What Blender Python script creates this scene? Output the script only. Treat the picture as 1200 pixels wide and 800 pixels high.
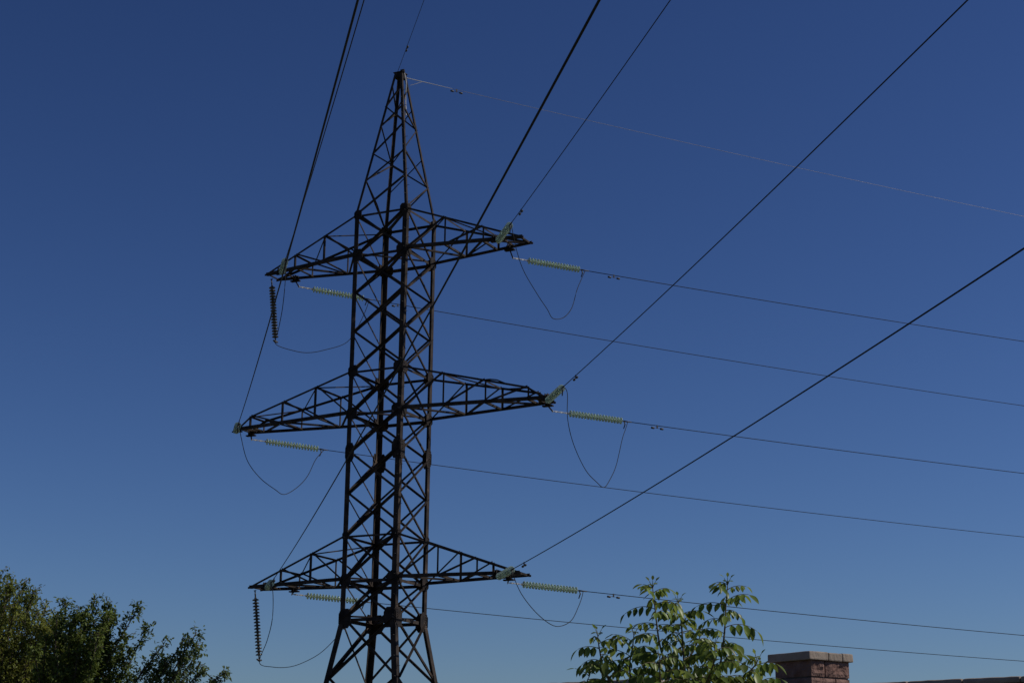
import bpy, bmesh, math, random
from mathutils import Vector, Matrix, noise
R = math.radians
for o in list(bpy.data.objects): bpy.data.objects.remove(o)
S = bpy.context.scene; COL = S.collection
V = Vector
# ------------------------------------------------------------------ camera
cam = bpy.data.cameras.new('camera'); co = bpy.data.objects.new('camera', cam); COL.objects.link(co)
cam.sensor_fit = 'HORIZONTAL'; cam.sensor_width = 36; cam.lens = 1992.4/1200*36
cam.clip_start = .1; cam.clip_end = 5000
co.matrix_world = Matrix.Translation((0, 0, 1.6)) @ Matrix.Rotation(R(90)+.26773, 4, 'X') @ Matrix.Rotation(.01158, 4, 'Z')
S.camera = co
# ------------------------------------------------------------------ sky, sun, exposure
SUN_AZ, SUN_EL = 0.0, 43.0          # azimuth counted anticlockwise from +X
w = bpy.data.worlds.new('World'); S.world = w; w.use_nodes = True
nt = w.node_tree; bg = nt.nodes['Background']
sky = nt.nodes.new('ShaderNodeTexSky'); sky.sky_type = 'NISHITA'; sky.sun_disc = False
sky.sun_elevation = R(SUN_EL); sky.sun_rotation = R(90-SUN_AZ)
sky.altitude = 300; sky.air_density = 1.0; sky.dust_density = .6; sky.ozone_density = 2.5
gm = nt.nodes.new('ShaderNodeGamma'); gm.inputs[1].default_value = 1.5      # clear dry air: deeper blue overhead
mu = nt.nodes.new('ShaderNodeMix'); mu.data_type = 'RGBA'; mu.blend_type = 'MULTIPLY'; mu.inputs[0].default_value = 1
mu.inputs[7].default_value = (.520, .575, .745, 1)
nt.links.new(sky.outputs[0], gm.inputs[0]); nt.links.new(gm.outputs[0], mu.inputs[6]); nt.links.new(mu.outputs[2], bg.inputs[0])
bg.inputs[1].default_value = .05
sl = bpy.data.lights.new('sun', 'SUN'); sl.energy = 4.8; sl.angle = R(.5); sl.color = (1, .95, .87)
so = bpy.data.objects.new('sun', sl); COL.objects.link(so)
sd = V((math.cos(R(SUN_EL))*math.cos(R(SUN_AZ)), math.cos(R(SUN_EL))*math.sin(R(SUN_AZ)), math.sin(R(SUN_EL))))
so.rotation_euler = sd.to_track_quat('Z', 'Y').to_euler(); so.location = (40, 10, 60)
S.view_settings.view_transform = 'Standard'; S.view_settings.look = 'None'
S.view_settings.gamma = 1; S.view_settings.exposure = -.55; S.view_settings.use_curve_mapping = False
S.render.engine = 'CYCLES'
# ------------------------------------------------------------------ materials
def mat(name, c1, c2=None, scale=5, rough=.7, metal=0, bump=0, detail=5, c3=None, island=0, trans=0, lo=.35, hi=.65, transl=0):
    m = bpy.data.materials.new(name); m.use_nodes = True; n = m.node_tree; L = n.links
    b = n.nodes['Principled BSDF']; b.inputs['Roughness'].default_value = rough; b.inputs['Metallic'].default_value = metal
    b.inputs['Base Color'].default_value = (*c1, 1)
    if transl or rough > .79: b.inputs['Specular IOR Level'].default_value = .22
    tc = n.nodes.new('ShaderNodeTexCoord')
    if c2:
        no = n.nodes.new('ShaderNodeTexNoise'); no.inputs['Scale'].default_value = scale; no.inputs['Detail'].default_value = detail
        L.new(tc.outputs['Object'], no.inputs['Vector'])
        cr = n.nodes.new('ShaderNodeValToRGB'); e = cr.color_ramp.elements
        e[0].position = lo; e[0].color = (*c1, 1); e[1].position = hi; e[1].color = (*c2, 1)
        if c3: x = e.new(min(.98, hi+.12)); x.color = (*c3, 1)
        L.new(no.outputs['Fac'], cr.inputs[0]); src = cr.outputs[0]
        if island:
            g = n.nodes.new('ShaderNodeNewGeometry'); hs = n.nodes.new('ShaderNodeHueSaturation')
            mr = n.nodes.new('ShaderNodeMapRange'); mr.inputs[3].default_value = 1-island; mr.inputs[4].default_value = 1+island
            L.new(g.outputs['Random Per Island'], mr.inputs[0]); L.new(mr.outputs[0], hs.inputs['Value'])
            L.new(src, hs.inputs['Color']); src = hs.outputs[0]
        L.new(src, b.inputs['Base Color'])
        if transl:
            t = n.nodes.new('ShaderNodeBsdfTranslucent'); mx = n.nodes.new('ShaderNodeMixShader'); mx.inputs[0].default_value = transl
            hs2 = n.nodes.new('ShaderNodeHueSaturation'); hs2.inputs['Value'].default_value = 1.5; hs2.inputs['Hue'].default_value = .48
            L.new(src, hs2.inputs['Color']); L.new(hs2.outputs[0], t.inputs[0])
            L.new(b.outputs[0], mx.inputs[1]); L.new(t.outputs[0], mx.inputs[2])
            L.new(mx.outputs[0], n.nodes['Material Output'].inputs[0])
    if bump:
        nb = n.nodes.new('ShaderNodeTexNoise'); nb.inputs['Scale'].default_value = scale*4; nb.inputs['Detail'].default_value = 8
        L.new(tc.outputs['Object'], nb.inputs['Vector'])
        bp = n.nodes.new('ShaderNodeBump'); bp.inputs['Strength'].default_value = bump; bp.inputs['Distance'].default_value = .02
        L.new(nb.outputs['Fac'], bp.inputs['Height']); L.new(bp.outputs[0], b.inputs['Normal'])
    if trans: b.inputs['Transmission Weight'].default_value = trans; b.inputs['IOR'].default_value = 1.45
    return m
STEEL = mat('weathered_steel', (.013, .010, .009), (.055, .040, .031), 2.2, .85, 0, .25, c3=(.15, .10, .072))
PLATE = mat('gusset_steel', (.011, .009, .009), (.034, .025, .021), 4, .85, 0, .3, c3=(.24, .19, .16))
GALV = mat('galvanised_steel', (.52, .50, .46), (.68, .65, .58), 9, .38, .3)
FIT = mat('forged_fitting', (.024, .023, .022), (.06, .054, .048), 12, .6, .2)
ALU = mat('weathered_aluminium_wire', (.016, .016, .018), (.026, .025, .025), 3, .8, 0)
GWM = mat('shield_wire_steel', (.20, .185, .185), (.29, .265, .26), 3, .5, .3)
GLASS = mat('insulator_glass', (.52, .66, .54), (.66, .78, .64), 6, .06, 0, trans=.48)
GLASSD = mat('insulator_glass_brown', (.05, .05, .045), (.085, .08, .07), 6, .2, 0, trans=.05)
BLOCK = mat('split_face_block', (.17, .095, .075), (.245, .150, .120), 10, .93, 0, .7, c3=(.31, .215, .175), island=.16)
MORTAR = mat('mortar', (.07, .055, .05), (.11, .09, .08), 20, .95)
CAP = mat('cast_stone_coping', (.25, .20, .16), (.33, .27, .215), 7, .9, 0, .25, c3=(.40, .34, .28), island=.08)
CONC = mat('foundation_concrete', (.30, .29, .27), (.4, .39, .36), 5, .9, 0, .3)
GROUND = mat('dry_grass_ground', (.06, .07, .03), (.12, .10, .06), .6, .95, 0, .4, c3=(.16, .13, .08))
BARK = mat('bark', (.07, .055, .042), (.14, .11, .085), 12, .9, 0, .6)
TWIG = mat('green_twig', (.10, .085, .045), (.15, .12, .07), 12, .8)
LEAF1 = mat('elm_leaf', (.095, .125, .020), (.18, .20, .040), 1.6, .6, 0, island=.45, transl=.34)
LEAF2 = mat('poplar_leaf', (.065, .098, .020), (.130, .168, .034), 1.8, .55, 0, island=.40, transl=.30)
LEAF3 = mat('maple_leaf', (.060, .095, .028), (.115, .150, .045), 2.0, .55, 0, island=.35, transl=.30)
WLEAF = mat('walnut_leaf', (.080, .130, .020), (.165, .215, .045), 5, .38, 0, island=.45, transl=.36)
# ------------------------------------------------------------------ helpers
def link(name, bm, m, parent=None, smooth=False):
    me = bpy.data.meshes.new(name)
    bmesh.ops.recalc_face_normals(bm, faces=bm.faces)
    bm.to_mesh(me); bm.free()
    for x in (m if isinstance(m, (list, tuple)) else [m]): me.materials.append(x)
    if smooth:
        for p in me.polygons: p.use_smooth = True
    o = bpy.data.objects.new(name, me); COL.objects.link(o)
    if parent: o.parent = parent
    return o
def thing(name, label, cat, loc=(0, 0, 0), rotz=0, group=None):
    o = bpy.data.objects.new(name, None); COL.objects.link(o); o.empty_display_size = .3
    o.location = loc; o.rotation_euler = (0, 0, rotz); tag(o, label, cat, group); return o
def tag(o, label, cat, group=None):
    o['label'] = label; o['category'] = cat
    if group: o['group'] = group
    return o
def prism(bm, pts0, pts1, mi=0):
    a = [bm.verts.new(p) for p in pts0]; b = [bm.verts.new(p) for p in pts1]; n = len(a)
    fs = [bm.faces.new(a[::-1]), bm.faces.new(b)]
    for i in range(n): fs.append(bm.faces.new((a[i], a[(i+1) % n], b[(i+1) % n], b[i])))
    for f in fs: f.material_index = mi
def angle(bm, p0, p1, n1, n2, s, t=None, s2=None):
    """rolled steel angle: heel on the line p0-p1, flanges along n1 and n2"""
    p0, p1 = V(p0), V(p1); d = (p1-p0).normalized(); t = t or max(.008, s*.11); s2 = s2 or s
    n1 = V(n1); n1 = (n1-d*n1.dot(d)).normalized(); n2 = V(n2); n2 = n2-d*n2.dot(d); n2 = (n2-n1*n2.dot(n1)).normalized()
    prof = [(0, 0), (s, 0), (s, t), (t, t), (t, s2), (0, s2)]
    prism(bm, [p0+n1*x+n2*y for x, y in prof], [p1+n1*x+n2*y for x, y in prof])
def plate(bm, c, e1, e2, n, pts, t):
    c, e1, e2, n = V(c), V(e1).normalized(), V(e2).normalized(), V(n).normalized()
    prism(bm, [c+e1*x+e2*y for x, y in pts], [c+e1*x+e2*y+n*t for x, y in pts])
def frame(d):
    d = d.normalized(); a = V((0, 0, 1)) if abs(d.z) < .9 else V((1, 0, 0)); x = d.cross(a).normalized(); return x, d.cross(x)
def tube(bm, pts, r, seg=6, mi=0):
    pts = [V(p) for p in pts]; rings = []; n = len(pts)
    for i, p in enumerate(pts):
        d = (pts[min(i+1, n-1)]-pts[max(i-1, 0)]); x, y = frame(d)
        rr = r[i] if isinstance(r, (list, tuple)) else r
        rings.append([bm.verts.new(p+(x*math.cos(2*math.pi*k/seg)+y*math.sin(2*math.pi*k/seg))*rr) for k in range(seg)])
    for a, b in zip(rings, rings[1:]):
        for k in range(seg):
            f = bm.faces.new((a[k], a[(k+1) % seg], b[(k+1) % seg], b[k])); f.material_index = mi
    for q in (rings[0][::-1], rings[-1]): f = bm.faces.new(q); f.material_index = mi
def lathe(bm, prof, seg=16, mi=0, x0=0):
    """profile of (x, radius) turned about the x axis"""
    rings = []
    for x, r in prof:
        rings.append([bm.verts.new((x0+x, r*math.cos(2*math.pi*k/seg), r*math.sin(2*math.pi*k/seg))) for k in range(seg)])
    for a, b in zip(rings, rings[1:]):
        for k in range(seg):
            f = bm.faces.new((a[k], a[(k+1) % seg], b[(k+1) % seg], b[k])); f.material_index = mi
    for q in (rings[0][::-1], rings[-1]): f = bm.faces.new(q); f.material_index = mi
def box(bm, c, s, mi=0, M=None):
    x, y, z = s[0]/2, s[1]/2, s[2]/2; c = V(c)
    p = [V(q) for q in ((-x, -y, -z), (x, -y, -z), (x, y, -z), (-x, y, -z))]; q = [V((a.x, a.y, z)) for a in p]
    if M: p = [M @ a for a in p]; q = [M @ a for a in q]
    prism(bm, [c+a for a in p], [c+a for a in q], mi)
def smooth_path(P, per=6):
    P = [V(p) for p in P]; out = []
    for i in range(len(P)-1):
        a, b, c, d = P[max(i-1, 0)], P[i], P[i+1], P[min(i+2, len(P)-1)]
        for k in range(per):
            t = k/per
            out.append(.5*((2*b)+(c-a)*t+(2*a-5*b+4*c-d)*t*t+(3*b-a-3*c+d)*t**3))
    out.append(P[-1]); return out
# ------------------------------------------------------------------ ground
bm = bmesh.new(); n_ = 60
def gh(x, y): return 0
xs = [-3000, -800, -300]+[-120+i*6 for i in range(41)]+[300, 800, 3000]
g = [[bm.verts.new((x, y, .25*noise.noise(V((x*.03, y*.03, 0)))*min(1, max(0, (math.hypot(x, y)-20)/30)) if abs(x) < 125 and abs(y) < 125 and math.hypot(x+4.8, y-65.4) > 12 else 0)) for x in xs] for y in xs]
for i in range(len(xs)-1):
    for j in range(len(xs)-1): bm.faces.new((g[i][j], g[i][j+1], g[i+1][j+1], g[i+1][j]))
gr = link('ground', bm, GROUND); gr['kind'] = 'structure'
# ------------------------------------------------------------------ lattice tower (local axes: u along the crossarms, v across them)
TX, TY, TH = -4.7812, 65.442, -.46136
tower = thing('lattice_tower', 'tall dark steel lattice power pylon with three pairs of crossarms and a pointed peak', 'power pylon', (TX, TY, 0), TH)
HW = 1.2047; ZI = 8.45; ZA, ZTOP = 24.602, 31.08; D = 1.708
Z = dict(A=ZA, B=22.894, C=18.102, D=16.394, E=14.845, G=11.602, H=9.894, I=ZI)
def hw(z):
    if z >= ZA: return HW+(.17-HW)*(z-ZA)/(ZTOP-ZA)
    return HW if z >= ZI else HW+.158*(ZI-z)
def cn(c, z, ins=0): h = hw(z)-ins; return V((c[0]*h, c[1]*h, z))
CN = dict(N=(1, -1), Rr=(1, 1), F=(-1, 1), L=(-1, -1))
FACES = [('L', 'N', (0, -1, 0)), ('N', 'Rr', (1, 0, 0)), ('Rr', 'F', (0, 1, 0)), ('F', 'L', (-1, 0, 0))]
for k, c in CN.items():
    bm = bmesh.new()
    for z0, z1, s in ((.25, ZI, .22), (ZI, Z['E'], .205), (Z['E'], ZA, .19), (ZA, ZTOP, .108)):
        angle(bm, cn(c, z0), cn(c, z1), (-c[0], 0, 0), (0, -c[1], 0), s, s*.12)
    leg = link('leg', bm, STEEL, tower)
    # step bolts run up one leg
    bm = bmesh.new(); box(bm, (c[0]*hw(0), c[1]*hw(0), .14), (.7, .7, .36)); box(bm, (c[0]*hw(0), c[1]*hw(0), .33), (.45, .45, .06))
    link('footing', bm, CONC, tower)
    if k == 'N':
        z = 3.2; i = 0
        while z < 30.5:
            p = cn(c, z, .04); q = V((.17, 0, 0)) if i % 2 else V((0, -.17, 0))
            bm = bmesh.new(); tube(bm, [p, p+q], .009, 5); z += .38; i += 1; link('step_bolt', bm, FIT, leg)
OCT = lambda w_, h_: [(-w_, -h_*.5), (-w_*.55, -h_), (w_*.55, -h_), (w_, -h_*.5), (w_, h_*.5), (w_*.55, h_), (-w_*.55, h_), (-w_, h_*.5)]
def gusset(k, z, w_, h_, bolts=0):
    """two plates on the faces that meet at a leg, offset towards the face centres"""
    c = CN[k]; bm = bmesh.new()
    for ax in (0, 1):
        e1 = V((-c[0], 0, 0)) if ax == 0 else V((0, -c[1], 0)); n = V((0, c[1], 0)) if ax == 0 else V((c[0], 0, 0))
        ctr = cn(c, z)+e1*(w_*.80)+n*.004
        plate(bm, ctr, e1, (0, 0, 1), n, OCT(w_, h_), .014)
        for i in range(bolts):
            for j in (-1, 1):
                b = cn(c, z)+e1*(.085+.05*j)+V((0, 0, (i-(bolts-1)/2)*h_*1.7/bolts))+n*.018
                plate(bm, b, e1, (0, 0, 1), n, [(.018*math.cos(a*math.pi/3), .018*math.sin(a*math.pi/3)) for a in range(6)], .022)
    link('gusset_plate', bm, PLATE, tower)
for k in CN:
    for lv, w_, h_, nb in (('A', .2, .22, 3), ('B', .27, .28, 4), ('C', .25, .27, 3), ('D', .27, .28, 4), ('E', .23, .43, 7), ('G', .17, .18, 3), ('H', .27, .28, 4), ('I', .31, .42, 7)):
        gusset(k, Z[lv], w_*.88, h_*.88, nb)
# X bracing, one mesh per panel of each face
lv = [24.602, 22.894, 21.297, 19.70, 18.102, 16.394, 14.845, 13.223, 11.602, 9.894, 8.45, 6.2, 3.5, .45]
for fi, (a, b, n) in enumerate(FACES):
    n = V(n)
    for z1, z0 in zip(lv, lv[1:]):
        bm = bmesh.new(); big = z1 < 9
        A1, B1, A0, B0 = (cn(CN[q], z, .02) for q, z in ((a, z1), (b, z1), (a, z0), (b, z0)))
        e = (B1-A1).normalized(); i1, i2 = e*.09, -e*.09
        # a: left of the face, b: right; second diagonal is the lighter one on the two side faces
        th1, th2 = ((.092, .092), (.062, .105), (.088, .088), (.105, .058))[fi]
        if fi == 3: th1, th2 = .105, .058
        if big: th1 += .015; th2 += .01
        angle(bm, A1+i1-n*.03, B0+i2-n*.03, (0, 0, 1), -n, th1 if fi != 3 else th1)
        angle(bm, A0+i1-n*.012, B1+i2-n*.012, (0, 0, -1), n*-1 if 0 else n, th2)
        link('cross_brace', bm, STEEL, tower)
    for q, s in (('A', .09), ('B', .11), ('C', .085), ('D', .11), ('G', .08), ('H', .11), ('I', .12)):
        bm = bmesh.new(); A_, B_ = cn(CN[a], Z[q], .045), cn(CN[b], Z[q], .045); e = (B_-A_).normalized()
        angle(bm, A_+e*.03, B_-e*.03, (0, 0, -1), -n, s); link('horizontal_strut', bm, STEEL, tower)
    # redundant member in the splayed base
    bm = bmesh.new(); zm = (6.2+8.45)/2
    for za, zb in ((3.5, 0.45),):
        p = (cn(CN[a], za, .06)+cn(CN[b], za, .06))/2
        angle(bm, cn(CN[a], za, .06), cn(CN[b], za, .06), (0, 0, -1), -n, .09)
    link('horizontal_strut', bm, STEEL, tower)
for q, both in (('A', 1), ('B', 2), ('C', 1), ('D', 2), ('G', 1), ('H', 2), ('I', 2)):
    bm = bmesh.new()
    angle(bm, cn(CN['N'], Z[q], .15)-V((0, 0, .05)), cn(CN['F'], Z[q], .15)-V((0, 0, .05)), (1, 1, 0), (0, 0, 1), .09)
    if both == 2: angle(bm, cn(CN['L'], Z[q], .15)+V((0, 0, .07)), cn(CN['Rr'], Z[q], .15)+V((0, 0, .07)), (1, -1, 0), (0, 0, 1), .07)
    link('plan_brace', bm, STEEL, tower)
# peak
uu = [0, .235, .42, .615, .75, .9]
for a, b, n in FACES:
    n = V(n); bm = bmesh.new()
    start = {'L': 'L', 'N': 'N', 'Rr': 'F', 'F': 'F'}[a]
    seq = (a, b) if start == a else (b, a)
    for i in range(5):
        p = cn(CN[seq[i % 2]], ZA+uu[i]*(ZTOP-ZA), .015); q = cn(CN[seq[(i+1) % 2]], ZA+uu[i+1]*(ZTOP-ZA), .015)
        angle(bm, p-n*.012, q-n*.012, (0, 0, 1), -n, .058 if i else .066)
    # short cross strut where the zigzag of the neighbour face turns
    for i, u_ in ((1, .235), (3, .615)):
        p = cn(CN[seq[0]], ZA+u_*(ZTOP-ZA), .02); q = cn(CN[seq[1]], ZA+uu[i+1]*(ZTOP-ZA), .02)
        if a in ('L', 'Rr'): angle(bm, p-n*.03, q-n*.03, (0, 0, 1), -n, .05)
    link('peak_lacing', bm, STEEL, tower)
bm = bmesh.new()
box(bm, (0, 0, ZTOP-.02), (.44, .44, .03)); box(bm, (0, 0, ZTOP-.16), (.37, .37, .20)); box(bm, (.16, -.1, ZTOP+.04), (.16, .10, .10)); box(bm, (-.1, .08, ZTOP+.05), (.12, .12, .10))
link('peak_cap', bm, PLATE, tower)
bm = bmesh.new()
tube(bm, smooth_path([(.22, -.05, ZTOP-.05), (.3, -.02, ZTOP-.5), (.26, .03, ZTOP-1.0), (.30, .0, ZTOP-1.55)], 5), .022, 6)
tube(bm, [(.30, .0, ZTOP-1.55), (.33, -.02, ZTOP-1.95)], .03, 6)
link('earth_strap', bm, GALV, tower)
# crossarms
def crossarm(s, z, Lr, tw, bays, mid):
    arm = bpy.data.objects.new('crossarm', None); COL.objects.link(arm); arm.parent = tower
    arm.location = (s*HW, 0, z); arm.empty_display_size = .3
    O = V((s*HW, 0, z))
    def lo(v, f): return V((s*(HW+(Lr-HW)*f), v*(HW+(tw/2-HW)*f), z))-O
    def up(v, f):
        if mid:
            h = D+(.52-D)*f/.88 if f <= .88 else .52+(.07-.52)*(f-.88)/.12
        else: h = D+(.07-D)*f
        return lo(v, f)+V((0, 0, h))
    sub = lambda nm, b: link(nm, b, STEEL, arm)
    for v in (-1, 1):
        bm = bmesh.new(); angle(bm, lo(v, -.02), lo(v, 1.0), (0, -v, 0), (0, 0, 1), .125); sub('lower_chord', bm)
        bm = bmesh.new()
        ks = [0, .88, 1] if mid else [0, 1]
        for f0, f1 in zip(ks, ks[1:]): angle(bm, up(v, f0), up(v, f1), (0, -v, 0), (0, 0, -1), .078)
        sub('upper_chord', bm)
        bm = bmesh.new()
        ff = [0]+bays+([1] if not mid else [])
        for i in range(1, len(ff)):
            f0, f1 = ff[i-1], ff[i]
            if f1 < 1:
                angle(bm, lo(v, f1)-V((0, v*.012, 0)), up(v, f1)-V((0, v*.012, 0)), (s, 0, 0), (0, -v, 0), .072)
                angle(bm, up(v, f1)-V((0, v*.03, 0)), lo(v, f0)-V((0, v*.03, 0)), (0, 0, 1), (0, -v, 0), .064)
        sub('side_lacing', bm)
    # lacing of the underside and the top
    bm = bmesh.new(); ff = [0]+bays
    sg = -1
    for i, f in enumerate(ff[1:]):
        angle(bm, lo(-1, f)+V((0, 0, .02)), lo(1, f)+V((0, 0, .02)), (-s, 0, 0), (0, 0, 1), .08)
        angle(bm, lo(sg, ff[i])+V((0, 0, .032)), lo(-sg, f)+V((0, 0, .032)), (0, 1, 0), (0, 0, 1), .07); sg = -sg
    angle(bm, lo(sg, ff[-1])+V((0, 0, .032)), lo(-sg, .97)+V((0, 0, .032)), (0, 1, 0), (0, 0, 1), .07)
    for f in ((ff[-1]+1)/2, .985): angle(bm, lo(-1, f)+V((0, 0, .02)), lo(1, f)+V((0, 0, .02)), (-s, 0, 0), (0, 0, 1), .07)
    sub('bottom_lacing', bm)
    bm = bmesh.new(); sg = 1
    for i, f in enumerate(ff[1:]):
        angle(bm, up(-1, f)-V((0, 0, .02)), up(1, f)-V((0, 0, .02)), (-s, 0, 0), (0, 0, -1), .065)
        angle(bm, up(sg, ff[i])-V((0, 0, .032)), up(-sg, f)-V((0, 0, .032)), (0, 1, 0), (0, 0, -1), .05); sg = -sg
    sub('top_lacing', bm)
    for v in (-1, 1):
        bm = bmesh.new(); box(bm, lo(v, 1)+V((0, 0, .03)), (.10, .022, .075)); sub('end_plate', bm)
    # hanger brackets under the chords where the strings pull
    return arm
BU, BM, BL = [.33, .66], [.29, .585, .88], [.33, .65]
ARMS = {}
for s in (-1, 1):
    ARMS['U', s] = crossarm(s, Z['B'], 5.95, .86, BU, False)
    ARMS['M', s] = crossarm(s, Z['D'], 6.96, .86, BM, True)
    ARMS['L', s] = crossarm(s, Z['H'], 5.98, .86, BL, False)
# two bent members: a loose strip over the middle right arm and a bowed brace in the peak
bm = bmesh.new(); Pq = [(4.50, -.79, .86), (4.78, -.77, .87), (5.08, -.75, .82), (5.42, -.71, .66)]
for a_, b_ in zip(Pq, Pq[1:]): angle(bm, V(a_)-V((HW, 0, 0)), V(b_)-V((HW, 0, 0)), (0, 0, 1), (0, 1, 0), .045)
link('bent_strip', bm, STEEL, ARMS['M', 1])
bm = bmesh.new(); a_ = cn(CN['L'], ZA+.235*(ZTOP-ZA), .02); b_ = cn(CN['F'], ZA, .02); m_ = a_.lerp(b_, .42)+V((.0, .14, .02))
for p, q in ((a_, m_), (m_, b_)): angle(bm, p, q, (0, 0, 1), (1, 0, 0), .07)
link('peak_lacing', bm, STEEL, tower)
MT = Matrix.Translation((TX, TY, 0)) @ Matrix.Rotation(TH, 4, 'Z')
# ------------------------------------------------------------------ insulator strings
disc_mesh = {}
def disc_proto(gl):
    bm = bmesh.new()
    lathe(bm, [(0, .014), (.004, .045), (.06, .05), (.075, .035)], 12, 1)           # metal cap
    lathe(bm, [(.055, .04), (.062, .085), (.078, .118), (.098, .134), (.108, .134), (.104, .118), (.100, .098), (.112, .090), (.100, .078), (.098, .06), (.110, .05), (.10, .03)], 20, 0)
    lathe(bm, [(.09, .012), (.134, .011)], 8, 1)
    me = bpy.data.meshes.new('disc'); bmesh.ops.recalc_face_normals(bm, faces=bm.faces); bm.to_mesh(me); bm.free()
    me.materials.append(gl); me.materials.append(GALV if gl is GLASS else FIT)
    for p in me.polygons: p.use_smooth = True
    return me
DG, DD = disc_proto(GLASS), disc_proto(GLASSD)
PITCH = .128
def string(p0, p1, label, group, nd=18, glass=True, brack=None, vertical=False):
    p0, p1 = V(p0), V(p1); d = p1-p0; Lt = d.length
    r = thing('insulator_string', label, 'insulator', p0, 0, group)
    r.rotation_euler = d.to_track_quat('X', 'Z').to_euler()
    cl = .28                                    # clamp at the live end
    h = Lt-cl-nd*PITCH                          # hardware between bracket and first disc
    bm = bmesh.new()
    if h < .12: nd -= 1; h += PITCH
    k = max(1, int(h/.11)); st = h/k
    for i in range(k):
        a = i*st
        if i % 2: box(bm, (a+st/2, 0, 0), (st*1.12, .022, .055))
        else: box(bm, (a+st/2, 0, 0), (st*1.12, .055, .022))
        tube(bm, [(a+st, -.045, 0), (a+st, .045, 0)], .013, 6)
    tube(bm, [(0, 0, -.05), (0, 0, .05)], .02, 6)
    link('link_fitting', bm, GALV if glass else FIT, r)
    for i in range(nd):
        o = bpy.data.objects.new('disc', DG if glass else DD); COL.objects.link(o); o.parent = r; o.location = (h+i*PITCH, 0, 0)
    bm = bmesh.new(); x0 = h+nd*PITCH
    if vertical:
        box(bm, (x0+.06, 0, 0), (.14, .03, .05))
        tube(bm, [(x0+.16, -.16, .0), (x0+.19, 0, 0), (x0+.17, .16, 0)], [.03, .055, .03], 8)
    else:
        box(bm, (x0+.05, 0, 0), (.14, .05, .025)); tube(bm, [(x0+.08, 0, 0), (Lt+.16, 0, 0)], [.032, .022], 8)
        tube(bm, [(x0+.12, 0, -.01), (x0+.16, 0, -.12), (x0+.10, 0, -.30)], [.024, .026, .02], 8)
    link('clamp', bm, FIT, r, True)
    return r
def bracket(key, s, v, p_world):
    """hanger plate from the lower chord to the string, a sub-part of the crossarm"""
    arm = ARMS[key, s]; q = MT.inverted() @ V(p_world); o = arm.location
    L_ = 6.96 if key == 'M' else (5.95 if key == 'U' else 5.98); f = (abs(q.x)-HW)/(L_-HW); hwv = HW+(.43-HW)*f
    zc = {'U': Z['B'], 'M': Z['D'], 'L': Z['H']}[key]
    bm = bmesh.new(); top = V((q.x, v*hwv, zc+.05)); e = V((q.x, q.y, q.z))
    for dx in (-.05, .05):
        plate(bm, top+V((dx, 0, 0)), (0, 1, 0), (0, 0, 1), (1, 0, 0), [(-.15, -.10), (.15, -.10), (.15, .12), (-.15, .12)], .014)
    box(bm, V((q.x, v*hwv, zc-.06)), (.42, .16, .05))
    box(bm, V((q.x+.02, v*hwv, zc+.10)), (.30, .12, .07))
    tube(bm, [V((q.x, v*hwv, zc-.05)), e], .03, 6)
    x = link('hanger_bracket', bm, PLATE, arm); x.location = -o
STR = {  # crossarm, side, line (1 = away to the right, 2 = towards the viewer): start, end
 ('U', 1, 1): ((-.001, 64.055, 22.593), (2.921, 65.36, 22.528)), ('U', -1, 1): ((-9.001, 68.486, 22.665), (-6.126, 69.772, 22.534)),
 ('M', 1, 1): ((1.575, 63.271, 16.221), (4.543, 64.597, 16.141)), ('M', -1, 1): ((-10.728, 68.957, 16.184), (-7.85, 70.237, 16.052)),
 ('L', 1, 1): ((-.055, 63.651, 9.724), (2.822, 64.935, 9.602)), ('L', -1, 1): ((-8.642, 67.92, 9.714), (-5.764, 69.201, 9.584)),
 ('U', 1, 2): ((-.625, 62.817, 22.824), (-.088, 60.019, 22.625)), ('U', -1, 2): ((-9.597, 67.278, 22.85), (-9.060, 64.479, 22.544)),
 ('M', 1, 2): ((1.309, 61.856, 16.244), (1.856, 59.059, 16.149)), ('M', -1, 2): ((-11.243, 68.096, 16.33), (-10.723, 65.294, 15.991)),
 ('L', 1, 2): ((-.437, 62.724, 9.794), (.126, 59.93, 9.735)), ('L', -1, 2): ((-9.535, 67.247, 9.864), (-8.998, 64.448, 9.732))}
LV = {'U': 'upper', 'M': 'middle', 'L': 'lower'}
SD = {1: 'right', -1: 'left'}
for (k, s, d), (p, q) in STR.items():
    if d == 1: lb = 'long pale glass insulator string slanting right from the %s %s crossarm' % (LV[k], SD[s])
    else: lb = 'short foreshortened green insulator string at the tip of the %s %s crossarm' % (LV[k], SD[s])
    string(p, q, lb, 'strain insulator strings on the pylon')
    bracket(k, s, 1 if d == 1 else -1, p)
string((-10.11, 68.09, 22.86), (-9.78, 67.93, 20.01), 'dark insulator string hanging straight down from the tip of the upper left crossarm', 'hanging dark insulator strings', 18, False, vertical=True)
string((-10.14, 68.10, 9.86), (-9.80, 67.94, 7.02), 'dark insulator string hanging straight down from the tip of the lower left crossarm', 'hanging dark insulator strings', 18, False, vertical=True)
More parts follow.
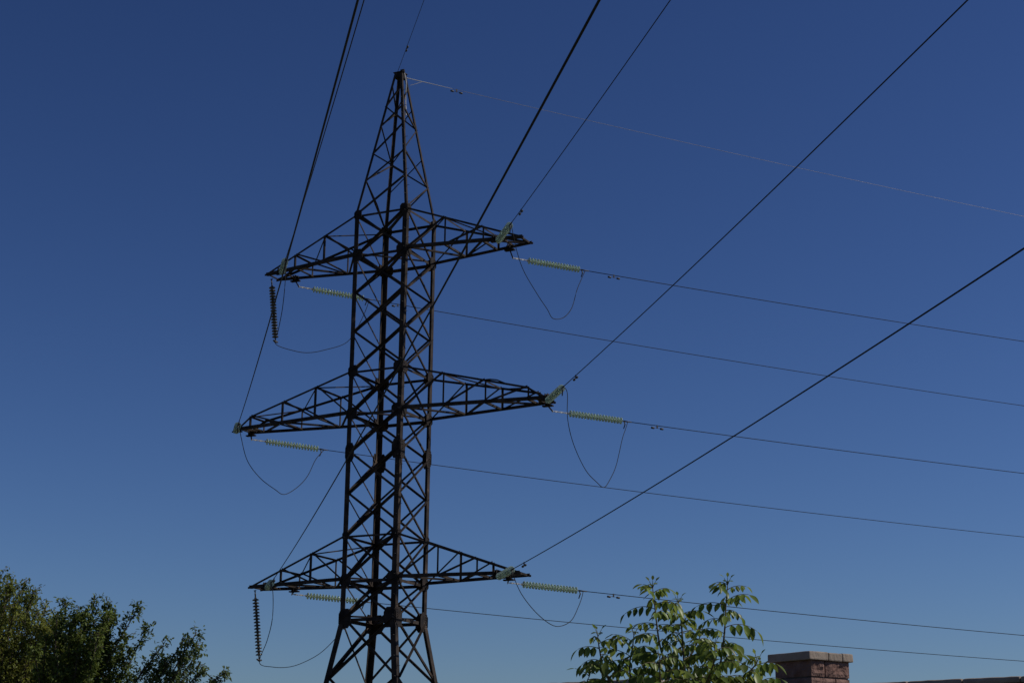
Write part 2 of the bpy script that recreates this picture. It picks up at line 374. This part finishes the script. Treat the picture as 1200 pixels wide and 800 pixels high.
# ------------------------------------------------------------------ conductors, shield wires
LINE = {  # a, b, z offset, heading, slope
 ('U', 1, 1): (4.58, .4202, -.0220, -.29), ('U', -1, 1): (-5.42, .4206, -.0431, -.21), ('M', 1, 1): (6.34, .42, -.0265, -.16),
 ('M', -1, 1): (-6.89, .4184, -.0434, -.21), ('L', 1, 1): (5.03, .42, -.04, -.17), ('L', -1, 1): (-4.56, .419, -.0425, -.18),
 ('U', 1, 2): (4.89, -1.3813, -.0711, -.07), ('U', -1, 2): (-5.13, -1.3814, -.1246, 0), ('M', 1, 2): (7.05, -1.3778, -.0346, -.15),
 ('M', -1, 2): (-6.97, -1.3873, -.1441, 0), ('L', 1, 2): (5.10, -1.3719, -.0219, -.10), ('L', -1, 2): (-5.06, -1.3815, -.0474, -.03)}
ZC = {'U': Z['B'], 'M': Z['D'], 'L': Z['H']}
def on_line(key, t):
    a, ph, sl_, dz = LINE[key]; p = MT @ V((a, .5 if key[2] == 1 else -.5, ZC[key[0]]+dz))
    return p+V((math.cos(ph)*t, math.sin(ph)*t, sl_*t+.0004*t*t))
def damper(key, fn, t, label):
    p, q = fn(t), fn(t+.1); r = thing('vibration_damper', label, 'damper', p, 0, 'dumbbell dampers on the wires')
    r.rotation_euler = (q-p).to_track_quat('X', 'Z').to_euler()
    bm = bmesh.new(); tube(bm, smooth_path([(-.20, 0, -.10), (0, 0, -.085), (.20, 0, -.10)], 4), .008, 5); link('cable', bm, FIT, r)
    for sx in (-1, 1):
        bm = bmesh.new(); lathe(bm, [(-.075, .02), (-.06, .038), (.05, .042), (.075, .025)], 10); o = link('weight', bm, FIT, r, True); o.location = (sx*.20, 0, -.105)
    bm = bmesh.new(); box(bm, (0, 0, -.04), (.05, .035, .13)); link('clamp', bm, FIT, r)
WR = .0148
for key in STR:
    k, s, d = key; T0 = (STR[key][1][0]-on_line(key, 0).x)/math.cos(LINE[key][1]); T1 = 190 if d == 1 else 130
    n = 70; pts = [on_line(key, T0+(T1-T0)*i/n) for i in range(n+1)]; o = pts[0].copy()
    bm = bmesh.new(); tube(bm, [p-o for p in pts], WR, 6)
    lb = ('thin power line running off to the right from the %s %s crossarm' if d == 1 else 'dark power line passing over the viewer from the %s %s crossarm') % (LV[k], SD[s])
    c = tag(link('power_line', bm, ALU, None, True), lb, 'power line', 'conductors of the overhead line'); c.location = o
    lab = 'small dumbbell damper on the %s power line near the %s %s crossarm' % ('right-going' if d == 1 else 'overhead', LV[k], SD[s])
    damper(key, lambda t, key=key: on_line(key, t), T0+(1.3 if d == 1 else 1.9), lab)
GWL = {1: (-.06, .0, -.12, .4216, -.0452), 2: (-.17, 0, .01, -1.3799, -.0708)}
def on_gw(d, t):
    a, b, dz, ph, sl_ = GWL[d]; p = MT @ V((a, b, ZTOP+dz)); return p+V((math.cos(ph)*t, math.sin(ph)*t, sl_*t+.0004*t*t))
for d in (1, 2):
    T1 = 190 if d == 1 else 130
    pts = [on_gw(d, .15+(T1-.15)*i/60) for i in range(61)]; o = pts[0].copy(); bm = bmesh.new()
    tube(bm, [p-o for p in pts], .0075 if d == 1 else .010, 6)
    c = tag(link('shield_wire', bm, GWM if d == 1 else ALU, None, True), 'pale shield wire slanting right from the top of the peak' if d == 1 else 'thin dark shield wire rising from the pylon peak out of the top of the photo', 'power line', 'shield wires at the peak'); c.location = o
    damper(None, lambda t, d=d: on_gw(d, t), 2.6 if d == 1 else 3.2, 'small damper on the pale shield wire right of the peak' if d == 1 else 'small damper on the shield wire just above the peak')
# dead-end grip of the pale wire with its tail
g = thing('dead_end_grip', 'pale preformed grip with a short slanting tail on the shield wire at the peak', 'wire fitting', on_gw(1, .2))
o0 = on_gw(1, .2); bm = bmesh.new(); tube(bm, [on_gw(1, t)-o0 for t in (.0, .5, 1.2, 2.4)], [.022, .015, .014, .009], 6); link('grip', bm, GALV, g)
bm = bmesh.new(); tube(bm, [on_gw(1, 1.05)-o0, on_gw(1, .5)+V((-.0, 0, -.30))-o0], .010, 6); link('tail', bm, GALV, g)
bm = bmesh.new(); tube(bm, smooth_path([on_gw(1, .1)-o0, on_gw(1, .35)+V((0, 0, -.25))-o0, on_gw(1, .32)+V((0, 0, -.6))-o0], 5), .009, 6); link('bonding_lead', bm, FIT, g)
# ------------------------------------------------------------------ jumpers
JUMP = {
'UR': [(-0.09, 60.02, 22.62), (-0.02, 60.15, 22.33), (0.15, 60.45, 21.66), (0.42, 60.92, 21.04), (0.95, 61.87, 20.43), (1.33, 62.53, 20.06), (1.57, 62.96, 19.81), (1.99, 63.7, 20.06), (2.34, 64.33, 20.64), (2.56, 64.72, 21.5), (2.74, 65.04, 22.03), (2.92, 65.36, 22.53)],
'MR': [(1.86, 59.06, 16.15), (2.01, 59.38, 15.98), (2.02, 59.39, 15.07), (2.25, 59.87, 14.24), (2.72, 60.84, 13.5), (3.18, 61.80, 13.22), (3.48, 62.40, 13.14), (3.72, 62.90, 13.50), (4.01, 63.49, 14.19), (4.28, 64.05, 15.31), (4.43, 64.37, 15.78), (4.54, 64.6, 16.14)],
'LR': [(0.13, 59.93, 9.74), (0.19, 60.04, 9.4), (0.47, 60.56, 8.89), (0.97, 61.5, 8.4), (1.52, 62.52, 8.09), (1.92, 63.25, 8.1), (2.35, 64.07, 8.41), (2.63, 64.58, 8.98), (2.77, 64.84, 9.37), (2.82, 64.94, 9.6)],
'ML': [(-10.69, 65.29, 16.06), (-10.58, 65.48, 15.44), (-10.36, 65.86, 14.66), (-9.94, 66.6, 14.13), (-9.46, 67.44, 13.84), (-9.14, 67.98, 13.73), (-8.73, 68.7, 14.15), (-8.4, 69.28, 14.72), (-8.16, 69.7, 15.46), (-8.02, 69.94, 15.76), (-7.85, 70.24, 16.05)],
'UL': [(-9.06, 64.49, 22.64), (-8.99, 64.16, 22.18), (-8.98, 64.1, 21.35), (-9.15, 64.91, 20.63), (-9.54, 66.76, 20.23), (-9.78, 67.93, 20.01), (-9.04, 68.3, 19.82), (-8.47, 68.59, 19.83), (-7.87, 68.89, 20.03), (-7.03, 69.32, 20.46), (-6.6, 69.53, 21.16), (-6.28, 69.69, 21.97), (-6.13, 69.77, 22.53)],
'LL': [(-9.0, 64.45, 9.73), (-8.77, 63.45, 9.13), (-8.74, 63.33, 8.24), (-9.13, 65.02, 7.61), (-9.8, 67.94, 7.02), (-9.28, 68.1, 6.87), (-8.69, 68.28, 6.89), (-8.15, 68.45, 7.08), (-7.51, 68.65, 7.47), (-6.94, 68.83, 8.07), (-6.53, 68.96, 8.69), (-6.34, 69.02, 9.21), (-5.76, 69.2, 9.58)]}
JN = {'UR': 'dark jumper loop sagging below the end of the upper right crossarm', 'MR': 'deep narrow jumper loop below the end of the middle right crossarm',
      'LR': 'shallow jumper loop below the end of the lower right crossarm', 'ML': 'dark jumper loop sagging below the end of the middle left crossarm',
      'UL': 'jumper wire held out by the hanging string under the upper left crossarm', 'LL': 'jumper wire held out by the hanging string under the lower left crossarm'}
for k, P in JUMP.items():
    o = V(P[0]); bm = bmesh.new(); tube(bm, [p-o for p in smooth_path(P, 6)], .0145, 6)
    c = tag(link('jumper_wire', bm, ALU, None, True), JN[k], 'jumper wire', 'jumper loops under the crossarms'); c.location = o
# ------------------------------------------------------------------ stone pillar and boundary walls
def rough_block(bm, M, x0, x1, y0, y1, z0, z1, faces, seed, amp=.014, n=5):
    """box with split-face outer sides; faces is a set of '-y','+x','+y','-x'"""
    def P(x, y, z, nx, ny):
        p = V((x, y, z)); e = min(1, 8*min(z-z0, z1-z)/(z1-z0)+.0)
        if nx: e = min(e, 8*min(y-y0, y1-y)/(y1-y0)); 
        else: e = min(e, 8*min(x-x0, x1-x)/(x1-x0))
        a = max(0, e)*(amp*(.6+1.3*noise.noise(V((x*14+seed, y*14, z*14)))+.6*noise.noise(V((x*45, y*45+seed, z*45)))))
        return M @ (p+V((nx, ny, 0))*a)
    def grid(ax, fixed, a0, a1, nx, ny, flip):
        m = max(n, int((a1-a0)/.035)); vs = []
        for i in range(m+1):
            row = []
            for j in range(n+1):
                a = a0+(a1-a0)*i/m; z = z0+(z1-z0)*j/n
                row.append(bm.verts.new(P(a, fixed, z, nx, ny) if ax == 'x' else P(fixed, a, z, nx, ny)))
            vs.append(row)
        for i in range(m):
            for j in range(n):
                q = (vs[i][j], vs[i+1][j], vs[i+1][j+1], vs[i][j+1]); bm.faces.new(q if not flip else q[::-1])
    grid('x', y0, x0, x1, 0, -1 if '-y' in faces else 0, False); grid('y', x1, y0, y1, 1 if '+x' in faces else 0, 0, False)
    grid('x', y1, x0, x1, 0, 1 if '+y' in faces else 0, True); grid('y', x0, y0, y1, -1 if '-x' in faces else 0, 0, True)
    for z in (z0, z1):
        q = [bm.verts.new(M @ V(a)) for a in ((x0, y0, z), (x1, y0, z), (x1, y1, z), (x0, y1, z))]; bm.faces.new(q)
PA = R(34); PW = .435; TOP = 2.815
pil = thing('stone_pillar', 'square reddish split-face block pillar with a pale stone cap', 'pillar', (2.512, 14.3, 0), PA)
bm = bmesh.new(); ch = .142; k = 0; z = TOP; I = Matrix.Identity(4)
while z > .02:
    z0 = max(0, z-ch+.013); sp = (.15, .27)[k % 2]
    A = [(0, sp), (sp+.012, PW)]
    for i, (a, b) in enumerate(A):
        rough_block(bm, I, a, b, 0, PW, z0, z, {'-y', '+y'} | ({'-x'} if i == 0 else set()) | ({'+x'} if i else set()), k*3.1+i*7.7)
    z -= ch; k += 1
link('shaft', bm, BLOCK, pil)
bm = bmesh.new(); box(bm, (PW/2, PW/2, TOP/2-.003), (PW-.016, PW-.016, TOP-.006)); link('mortar_core', bm, MORTAR, pil)
def slab(bm, x0, x1, y0, y1, z0, z1, seed, bev=.010):
    r_ = bmesh.ops.create_cube(bm, size=1); vs = r_['verts']
    for v_ in vs: v_.co = V((x0 if v_.co.x < 0 else x1, y0 if v_.co.y < 0 else y1, z0 if v_.co.z < 0 else z1))
    es = list({e for v_ in vs for e in v_.link_edges})
    g_ = bmesh.ops.bevel(bm, geom=es, offset=bev, segments=2, profile=.6, affect='EDGES')
    fs = list({f for v_ in g_['verts'] for f in v_.link_faces}); 
    es = list({e for f in fs for e in f.edges if e.calc_length() > .05})
    bmesh.ops.subdivide_edges(bm, edges=es, cuts=7, use_grid_fill=True)
bm = bmesh.new()
ov = .045
for i, (a, b) in enumerate(((-ov, .17), (.173, .33), (.333, PW+ov*.6))):
    slab(bm, a, b, -ov*.7, PW+ov, TOP+.002, TOP+.066-.004*(i % 2), i)
for v_ in bm.verts:
    q = v_.co; a = .004*noise.noise(q*14)+.0015*noise.noise(q*60)
    dx = max(0, .12-abs(q.x-PW/2)); 
    v_.co = q+V((a*(1 if q.x > PW/2 else -1), a*(1 if q.y > PW/2 else -1), a*.6+(.012*(1-2*max(abs(q.x-PW/2), abs(q.y-PW/2))) if q.z > TOP+.04 else 0)))
link('cap', bm, CAP, pil)
def wall(p0, p1, h, label, thick=.2, ch=.15):
    p0, p1 = V((*p0, 0)), V((*p1, 0)); d = p1-p0; L_ = d.length
    t = thing('boundary_wall', label, 'wall', p0, math.atan2(d.y, d.x), 'walls joining the pillar')
    bm = bmesh.new(); z = h-.055; k = 0
    while z > .01:
        z0 = max(0, z-ch+.01); x = -.2 if k % 2 else 0
        while x < L_:
            a, b = max(0, x), min(L_, x+.39)
            if b-a > .03: rough_block(bm, I, a, b, 0, thick, z0, z, {'-y', '+y'}, k*2.3+x*5, .011, 3)
            x += .4
        z -= ch; k += 1
    link('blocks', bm, BLOCK, t)
    bm = bmesh.new(); box(bm, (L_/2, thick/2, (h-.06)/2), (L_-.01, thick-.02, h-.06)); link('mortar_core', bm, MORTAR, t)
    bm = bmesh.new(); x = 0; i = 0
    while x < L_-.02:
        slab(bm, x, min(L_, x+.498), -.035, thick+.035, h-.052, h, i, .022); x += .5; i += 1
    for v_ in bm.verts: v_.co += V((0, .004*noise.noise(v_.co*20), .004*noise.noise(v_.co*16+V((9, 0, 0)))))
    link('coping', bm, CAP, t)
wall((2.93, 14.56), (7.6, 10.2), 2.645, 'block wall with pale coping running from the pillar to the right edge of the photo')
wall((1.19, 14.05), (2.30, 14.50), 2.61, 'short block wall hidden between the leafy sapling and the left side of the pillar')
wall((-.75, 15.52), (1.19, 14.05), 2.63, 'block wall with pale coping showing just left of the leafy sapling')
# ------------------------------------------------------------------ trees
def leaf(bm, p, d, up_, L_, W_):
    """simple folded leaf: 2 quads along the midrib"""
    d = d.normalized(); s = d.cross(up_); 
    if s.length < 1e-3: s = V((1, 0, 0))
    s.normalize(); n = s.cross(d)
    a = bm.verts.new(p); b = bm.verts.new(p+d*L_-n*L_*.12)
    l1 = bm.verts.new(p+d*L_*.3+s*W_*.5+n*W_*.12); l2 = bm.verts.new(p+d*L_*.7+s*W_*.38+n*W_*.05)
    r1 = bm.verts.new(p+d*L_*.3-s*W_*.5+n*W_*.12); r2 = bm.verts.new(p+d*L_*.7-s*W_*.38+n*W_*.05)
    bm.faces.new((a, r1, r2, b)); bm.faces.new((a, b, l2, l1))
def rvec(rg): 
    while True:
        v = V((rg.uniform(-1, 1), rg.uniform(-1, 1), rg.uniform(-1, 1)))
        if .05 < v.length < 1: return v
def tree(name, label, base, th, tips, seed, lm, leafL, per, spread, trunk_r=.16, sub=5, deep=1.3):
    """trunk, limbs to every tip (front, middle and back of the crown), twigs on the limbs, leaves on the twigs"""
    rg = random.Random(seed); base = V(base)
    t = thing(name, label, 'tree', base)
    bt = bmesh.new(); top = V((0, 0, th))
    tr = smooth_path([(0, 0, -.1), (.05, .03, th*.3), (-.04, .02, th*.65), top], 4)
    tube(bt, tr, [trunk_r*(1-.5*i/(len(tr)-1)) for i in range(len(tr))], 10); link('trunk', bt, BARK, t, True)
    bl = bmesh.new(); lf = bmesh.new()
    for tip, dd, *mu_ in tips:
        sp_ = spread*(mu_[0] if mu_ else 1)
        tip = V(tip)+V((0, dd, 0))-base; st = V(tr[rg.randrange(len(tr)//2, len(tr))])
        mid = st.lerp(tip, .5)+rvec(rg)*.18+V((0, 0, -.12*(tip-st).length)); 
        P = smooth_path([st, mid, tip], 7); n = len(P)
        tube(bl, P, [.030*(1-i/n)+.006 for i in range(n)], 5)
        Ln = (tip-st).length
        for j in range(int(sub*Ln*3)):
            f = rg.uniform(.22, 1.0); i = min(n-2, int(f*(n-1))); p = P[i].lerp(P[i+1], rg.random())
            ax = (P[i+1]-P[i]).normalized(); o = rvec(rg).normalized(); o = (o+ax*.9+V((0, 0, .25))).normalized()
            tl = sp_*rg.uniform(.35, 1)*(1.05-f*.75)+.10
            e = p+o*tl; m_ = p.lerp(e, .5)+V((0, 0, .04))
            if rg.random() < .5: tube(bl, [p, m_, e], [.009, .006, .004], 3)
            for q in range(per):
                s = rg.uniform(.1, 1.05); c = p.lerp(e, s)+rvec(rg)*.07
                dl = (o*.5+rvec(rg)*.9+V((0, 0, -.35)))
                leaf(lf, c, dl, (V((0, 0, 1))+rvec(rg)*.7).normalized(), leafL*rg.uniform(.6, 1.25), leafL*rg.uniform(.42, .62))
    link('branch', bl, BARK, t, True)
    me = bpy.data.meshes.new('crown'); lf.to_mesh(me); lf.free(); me.materials.append(lm)
    o = bpy.data.objects.new('crown', me); COL.objects.link(o); o.parent = t
    return t
def deepen(T, seed, k=(0, 1.1, -1.0), drop=.35):
    rg = random.Random(seed); out = []
    for (x, y, z) in T:
        for d in k: out.append(((x+rg.uniform(-.12, .12)*(d != 0), y, z-abs(d)*drop*rg.uniform(.6, 1.2)), d*rg.uniform(.6, 1.2)))
    return out
T1 = [(-10.45, 35, 6.10), (-10.22, 35, 6.00), (-9.97, 35, 5.93), (-9.74, 35, 5.76), (-10.8, 35, 6.15), (-11.4, 35, 6.2), (-11.9, 35, 6.0), (-9.46, 35, 5.45), (-9.31, 35, 5.17), (-10.08, 35, 5.54), (-9.58, 35, 4.9), (-9.19, 35, 5.25), (-10.29, 35, 5.1), (-10.83, 35, 5.3), (-9.81, 35, 4.6), (-9.27, 35, 4.3), (-11.9, 35, 5.4), (-12.4, 35, 5.7), (-12.6, 35, 4.8), (-11.2, 35, 4.7), (-10.4, 35, 4.3), (-10.0, 35, 4.0), (-9.5, 35, 3.8), (-12.2, 35, 3.9), (-8.9, 35, 4.7)]
T2 = [(-8.54, 33, 5.30), (-8.3, 33, 5.27), (-8.0, 33, 5.33), (-7.72, 33, 5.30), (-7.6, 33, 5.07), (-8.13, 33, 4.85), (-7.8, 33, 4.8), (-8.35, 33, 4.5), (-7.84, 33, 4.3), (-8.6, 33, 4.93), (-7.95, 33, 3.9), (-8.5, 33, 4.0), (-8.8, 33, 4.5), (-7.7, 33, 4.6)]
T2s = [(-7.15, 33, 5.25), (-6.94, 33, 4.88), (-7.22, 33, 4.5), (-7.44, 33, 4.3), (-7.45, 33, 3.95), (-7.2, 33, 3.9)]
T3 = [(-5.63, 31, 4.60), (-5.58, 31, 4.38), (-5.86, 31, 4.44), (-6.21, 31, 4.38), (-6.1, 31, 4.1), (-6.28, 31, 3.84), (-6.52, 31, 4.0), (-6.04, 31, 3.69), (-6.7, 31, 3.72), (-5.9, 31, 3.3), (-6.6, 31, 3.3)]
T3s = [(-5.10, 31, 3.88), (-5.42, 31, 3.93), (-5.6, 31, 3.72), (-5.2, 31, 3.7)]
tree('elm_tree', 'large olive green leafy tree at the left edge of the photo', (-10.9, 35.2, 0), 3.6, deepen(T1, 1, (0, .9, -.9, 1.8)), 11, LEAF1, .078, 10, .50, .22, 7.5)
tree('poplar_tree', 'dark green bushy tree with upright shoots beside the olive tree', (-8.8, 33.3, 0), 2.6, deepen(T2, 2, (0, .8, -.8))+[(q, 0, .62) for q in T2s], 12, LEAF2, .080, 11, .34, .17, 7.5)
tree('maple_tree', 'low tree with loose slanting sprays, rightmost of the three trees at lower left', (-8.3, 31.2, 0), 2.4, deepen(T3, 3, (0, .7))+[(q, 0, .7) for q in T3s], 13, LEAF3, .080, 9, .24, .13, 5.5)
# ------------------------------------------------------------------ walnut sapling
rg = random.Random(5)
def leaflet(bm, p, d, up_, L_, W_):
    """curved walnut leaflet, folded along the midrib, tip hanging"""
    d = d.normalized(); s = d.cross(up_); s = s.normalized() if s.length > 1e-3 else V((1, 0, 0)); n = s.cross(d)
    prof = (0, .62, 1.0, .92, .60, 0); M_ = []; Lf = []; Rt = []; bend = rg.uniform(.05, .3)
    for i, w_ in enumerate(prof):
        f = i/5; c = p+d*L_*f-n*(L_*bend*f*f); M_.append(bm.verts.new(c))
        if 0 < i < 5:
            Lf.append(bm.verts.new(c+s*W_*.5*w_+n*W_*.16*w_)); Rt.append(bm.verts.new(c-s*W_*.5*w_+n*W_*.16*w_))
    bm.faces.new((M_[0], M_[1], Lf[0])); bm.faces.new((M_[0], Rt[0], M_[1]))
    for i in range(1, 4):
        bm.faces.new((M_[i], M_[i+1], Lf[i], Lf[i-1])); bm.faces.new((M_[i], Rt[i-1], Rt[i], M_[i+1]))
    bm.faces.new((M_[4], M_[5], Lf[3])); bm.faces.new((M_[4], Rt[3], M_[5]))
def compound(bl, bt, p, d, L_, pairs, sz, droop=1.0):
    d = d.normalized(); P = [p.copy()]; q = p.copy(); dd = d.copy(); n = pairs+1
    for i in range(n*2):
        dd = (dd+V((0, 0, -.11*droop))).normalized(); q = q+dd*L_/(n*2); P.append(q.copy())
    tube(bt, P, [.0035*(1-.6*i/len(P)) for i in range(len(P))], 3)
    side = dd.cross(V((0, 0, 1))); side = side.normalized() if side.length > 1e-3 else V((1, 0, 0))
    for i in range(pairs):
        f = 2+2*i; c = P[min(f, len(P)-1)]; k = .62+.38*math.sin(math.pi*(i+1.2)/(pairs+1.2))
        for sg in (-1, 1):
            v = side*sg*.8+dd*.45+V((0, 0, -.75*droop))+rvec(rg)*.28
            leaflet(bl, c, v, (V((0, 0, 1))+side*sg*.5+rvec(rg)*.45), sz*k*rg.uniform(.8, 1.15), sz*k*rg.uniform(.42, .52))
    leaflet(bl, P[-1], dd+V((0, 0, -.5*droop)), V((0, 0, 1))+rvec(rg)*.3, sz*1.1, sz*.5)
base = V((1.08, 11.5, 0))
wt = thing('walnut_sapling', 'young walnut tree with drooping compound leaves in front of the wall, left of the pillar', 'tree', base)
STEMS = {
'A': [(1.02, 11.5, 2.0), (1.06, 11.45, 2.41), (1.0, 11.4, 2.67), (.975, 11.4, 2.89), (.96, 11.4, 3.03)],
'B': [(1.1, 11.5, 2.0), (1.18, 11.6, 2.42), (1.18, 11.65, 2.7), (1.17, 11.65, 2.86), (1.155, 11.65, 2.96)],
'C': [(1.2, 11.5, 2.0), (1.38, 11.5, 2.42), (1.44, 11.5, 2.7), (1.46, 11.5, 2.93), (1.475, 11.5, 3.07)],
'D': [(.85, 11.5, 2.0), (.7, 11.4, 2.35), (.63, 11.35, 2.49), (.60, 11.35, 2.62), (.59, 11.35, 2.70)],
'E': [(1.3, 11.5, 2.1), (1.44, 11.4, 2.36), (1.55, 11.35, 2.45), (1.62, 11.35, 2.52), (1.64, 11.35, 2.55)],
'F': [(1.2, 11.5, 2.1), (1.23, 11.75, 2.55), (1.27, 11.8, 2.66), (1.30, 11.8, 2.72), (1.32, 11.8, 2.76)],
'G': [(.98, 11.5, 2.05), (.85, 11.6, 2.36), (.82, 11.65, 2.53), (.84, 11.65, 2.66), (.85, 11.65, 2.74)],
'H': [(1.3, 11.5, 2.0), (1.55, 11.55, 2.30), (1.66, 11.6, 2.38), (1.695, 11.6, 2.44), (1.70, 11.6, 2.50)],
'I': [(.8, 11.5, 2.0), (.6, 11.6, 2.25), (.53, 11.65, 2.35), (.53, 11.65, 2.42), (.55, 11.65, 2.47)],
'J': [(1.1, 11.5, 2.0), (1.0, 11.2, 2.25), (.98, 11.1, 2.38), (.97, 11.05, 2.46), (.97, 11.05, 2.54)],
'K': [(1.15, 11.5, 2.0), (1.25, 11.25, 2.3), (1.3, 11.15, 2.44), (1.33, 11.1, 2.55), (1.33, 11.1, 2.62)]}
bt = bmesh.new(); tube(bt, smooth_path([(0, 0, -.05), (.02, .01, .7), (-.01, 0, 1.4), (.03, 0, 2.02)], 4), [.045-.0018*i for i in range(13)], 10); link('trunk', bt, BARK, wt, True)
bs = bmesh.new(); bl = bmesh.new(); br = bmesh.new()
for k, P in STEMS.items():
    st = V((base.x, base.y, 1.45)).lerp(V(P[0]), .1)
    Q = smooth_path([st]+[V(p) for p in P], 6); Q = [q-base for q in Q]; n = len(Q)
    tube(bs, Q, [.009*(1-i/n)+.003 for i in range(n)], 6)
    acc = 0; ph = rg.uniform(0, 6.28)
    zt = Q[-1].z
    for i in range(7, n):
        acc += (Q[i]-Q[i-1]).length
        if acc > .021:
            acc = 0; ph += 2.4; rem = (n-1-i)/n
            big = min(1, .50+rem*2.2)
            el = .75 if rem < .12 else .45
            d = V((math.cos(ph), math.sin(ph), el+rg.uniform(-.1, .25)))
            compound(bl, br, Q[i], d, .205*big*rg.uniform(.75, 1.2), 2 if big < .55 else (3 if rg.random() < .6 else 4), .082*(.55+.5*big)*rg.uniform(.75, 1.2), rg.uniform(.6, 1.25))
    for j in range(3):
        a = ph+j*2.1; compound(bl, br, Q[-1], V((math.cos(a)*.5, math.sin(a)*.5, 1.1)), .055, 1, .04, .5)
link('branch', bs, TWIG, wt, True); link('leaf_stalks', br, TWIG, wt)
me = bpy.data.meshes.new('foliage'); bl.to_mesh(me); bl.free(); me.materials.append(WLEAF)
for p in me.polygons: p.use_smooth = True
o = bpy.data.objects.new('foliage', me); COL.objects.link(o); o.parent = wt
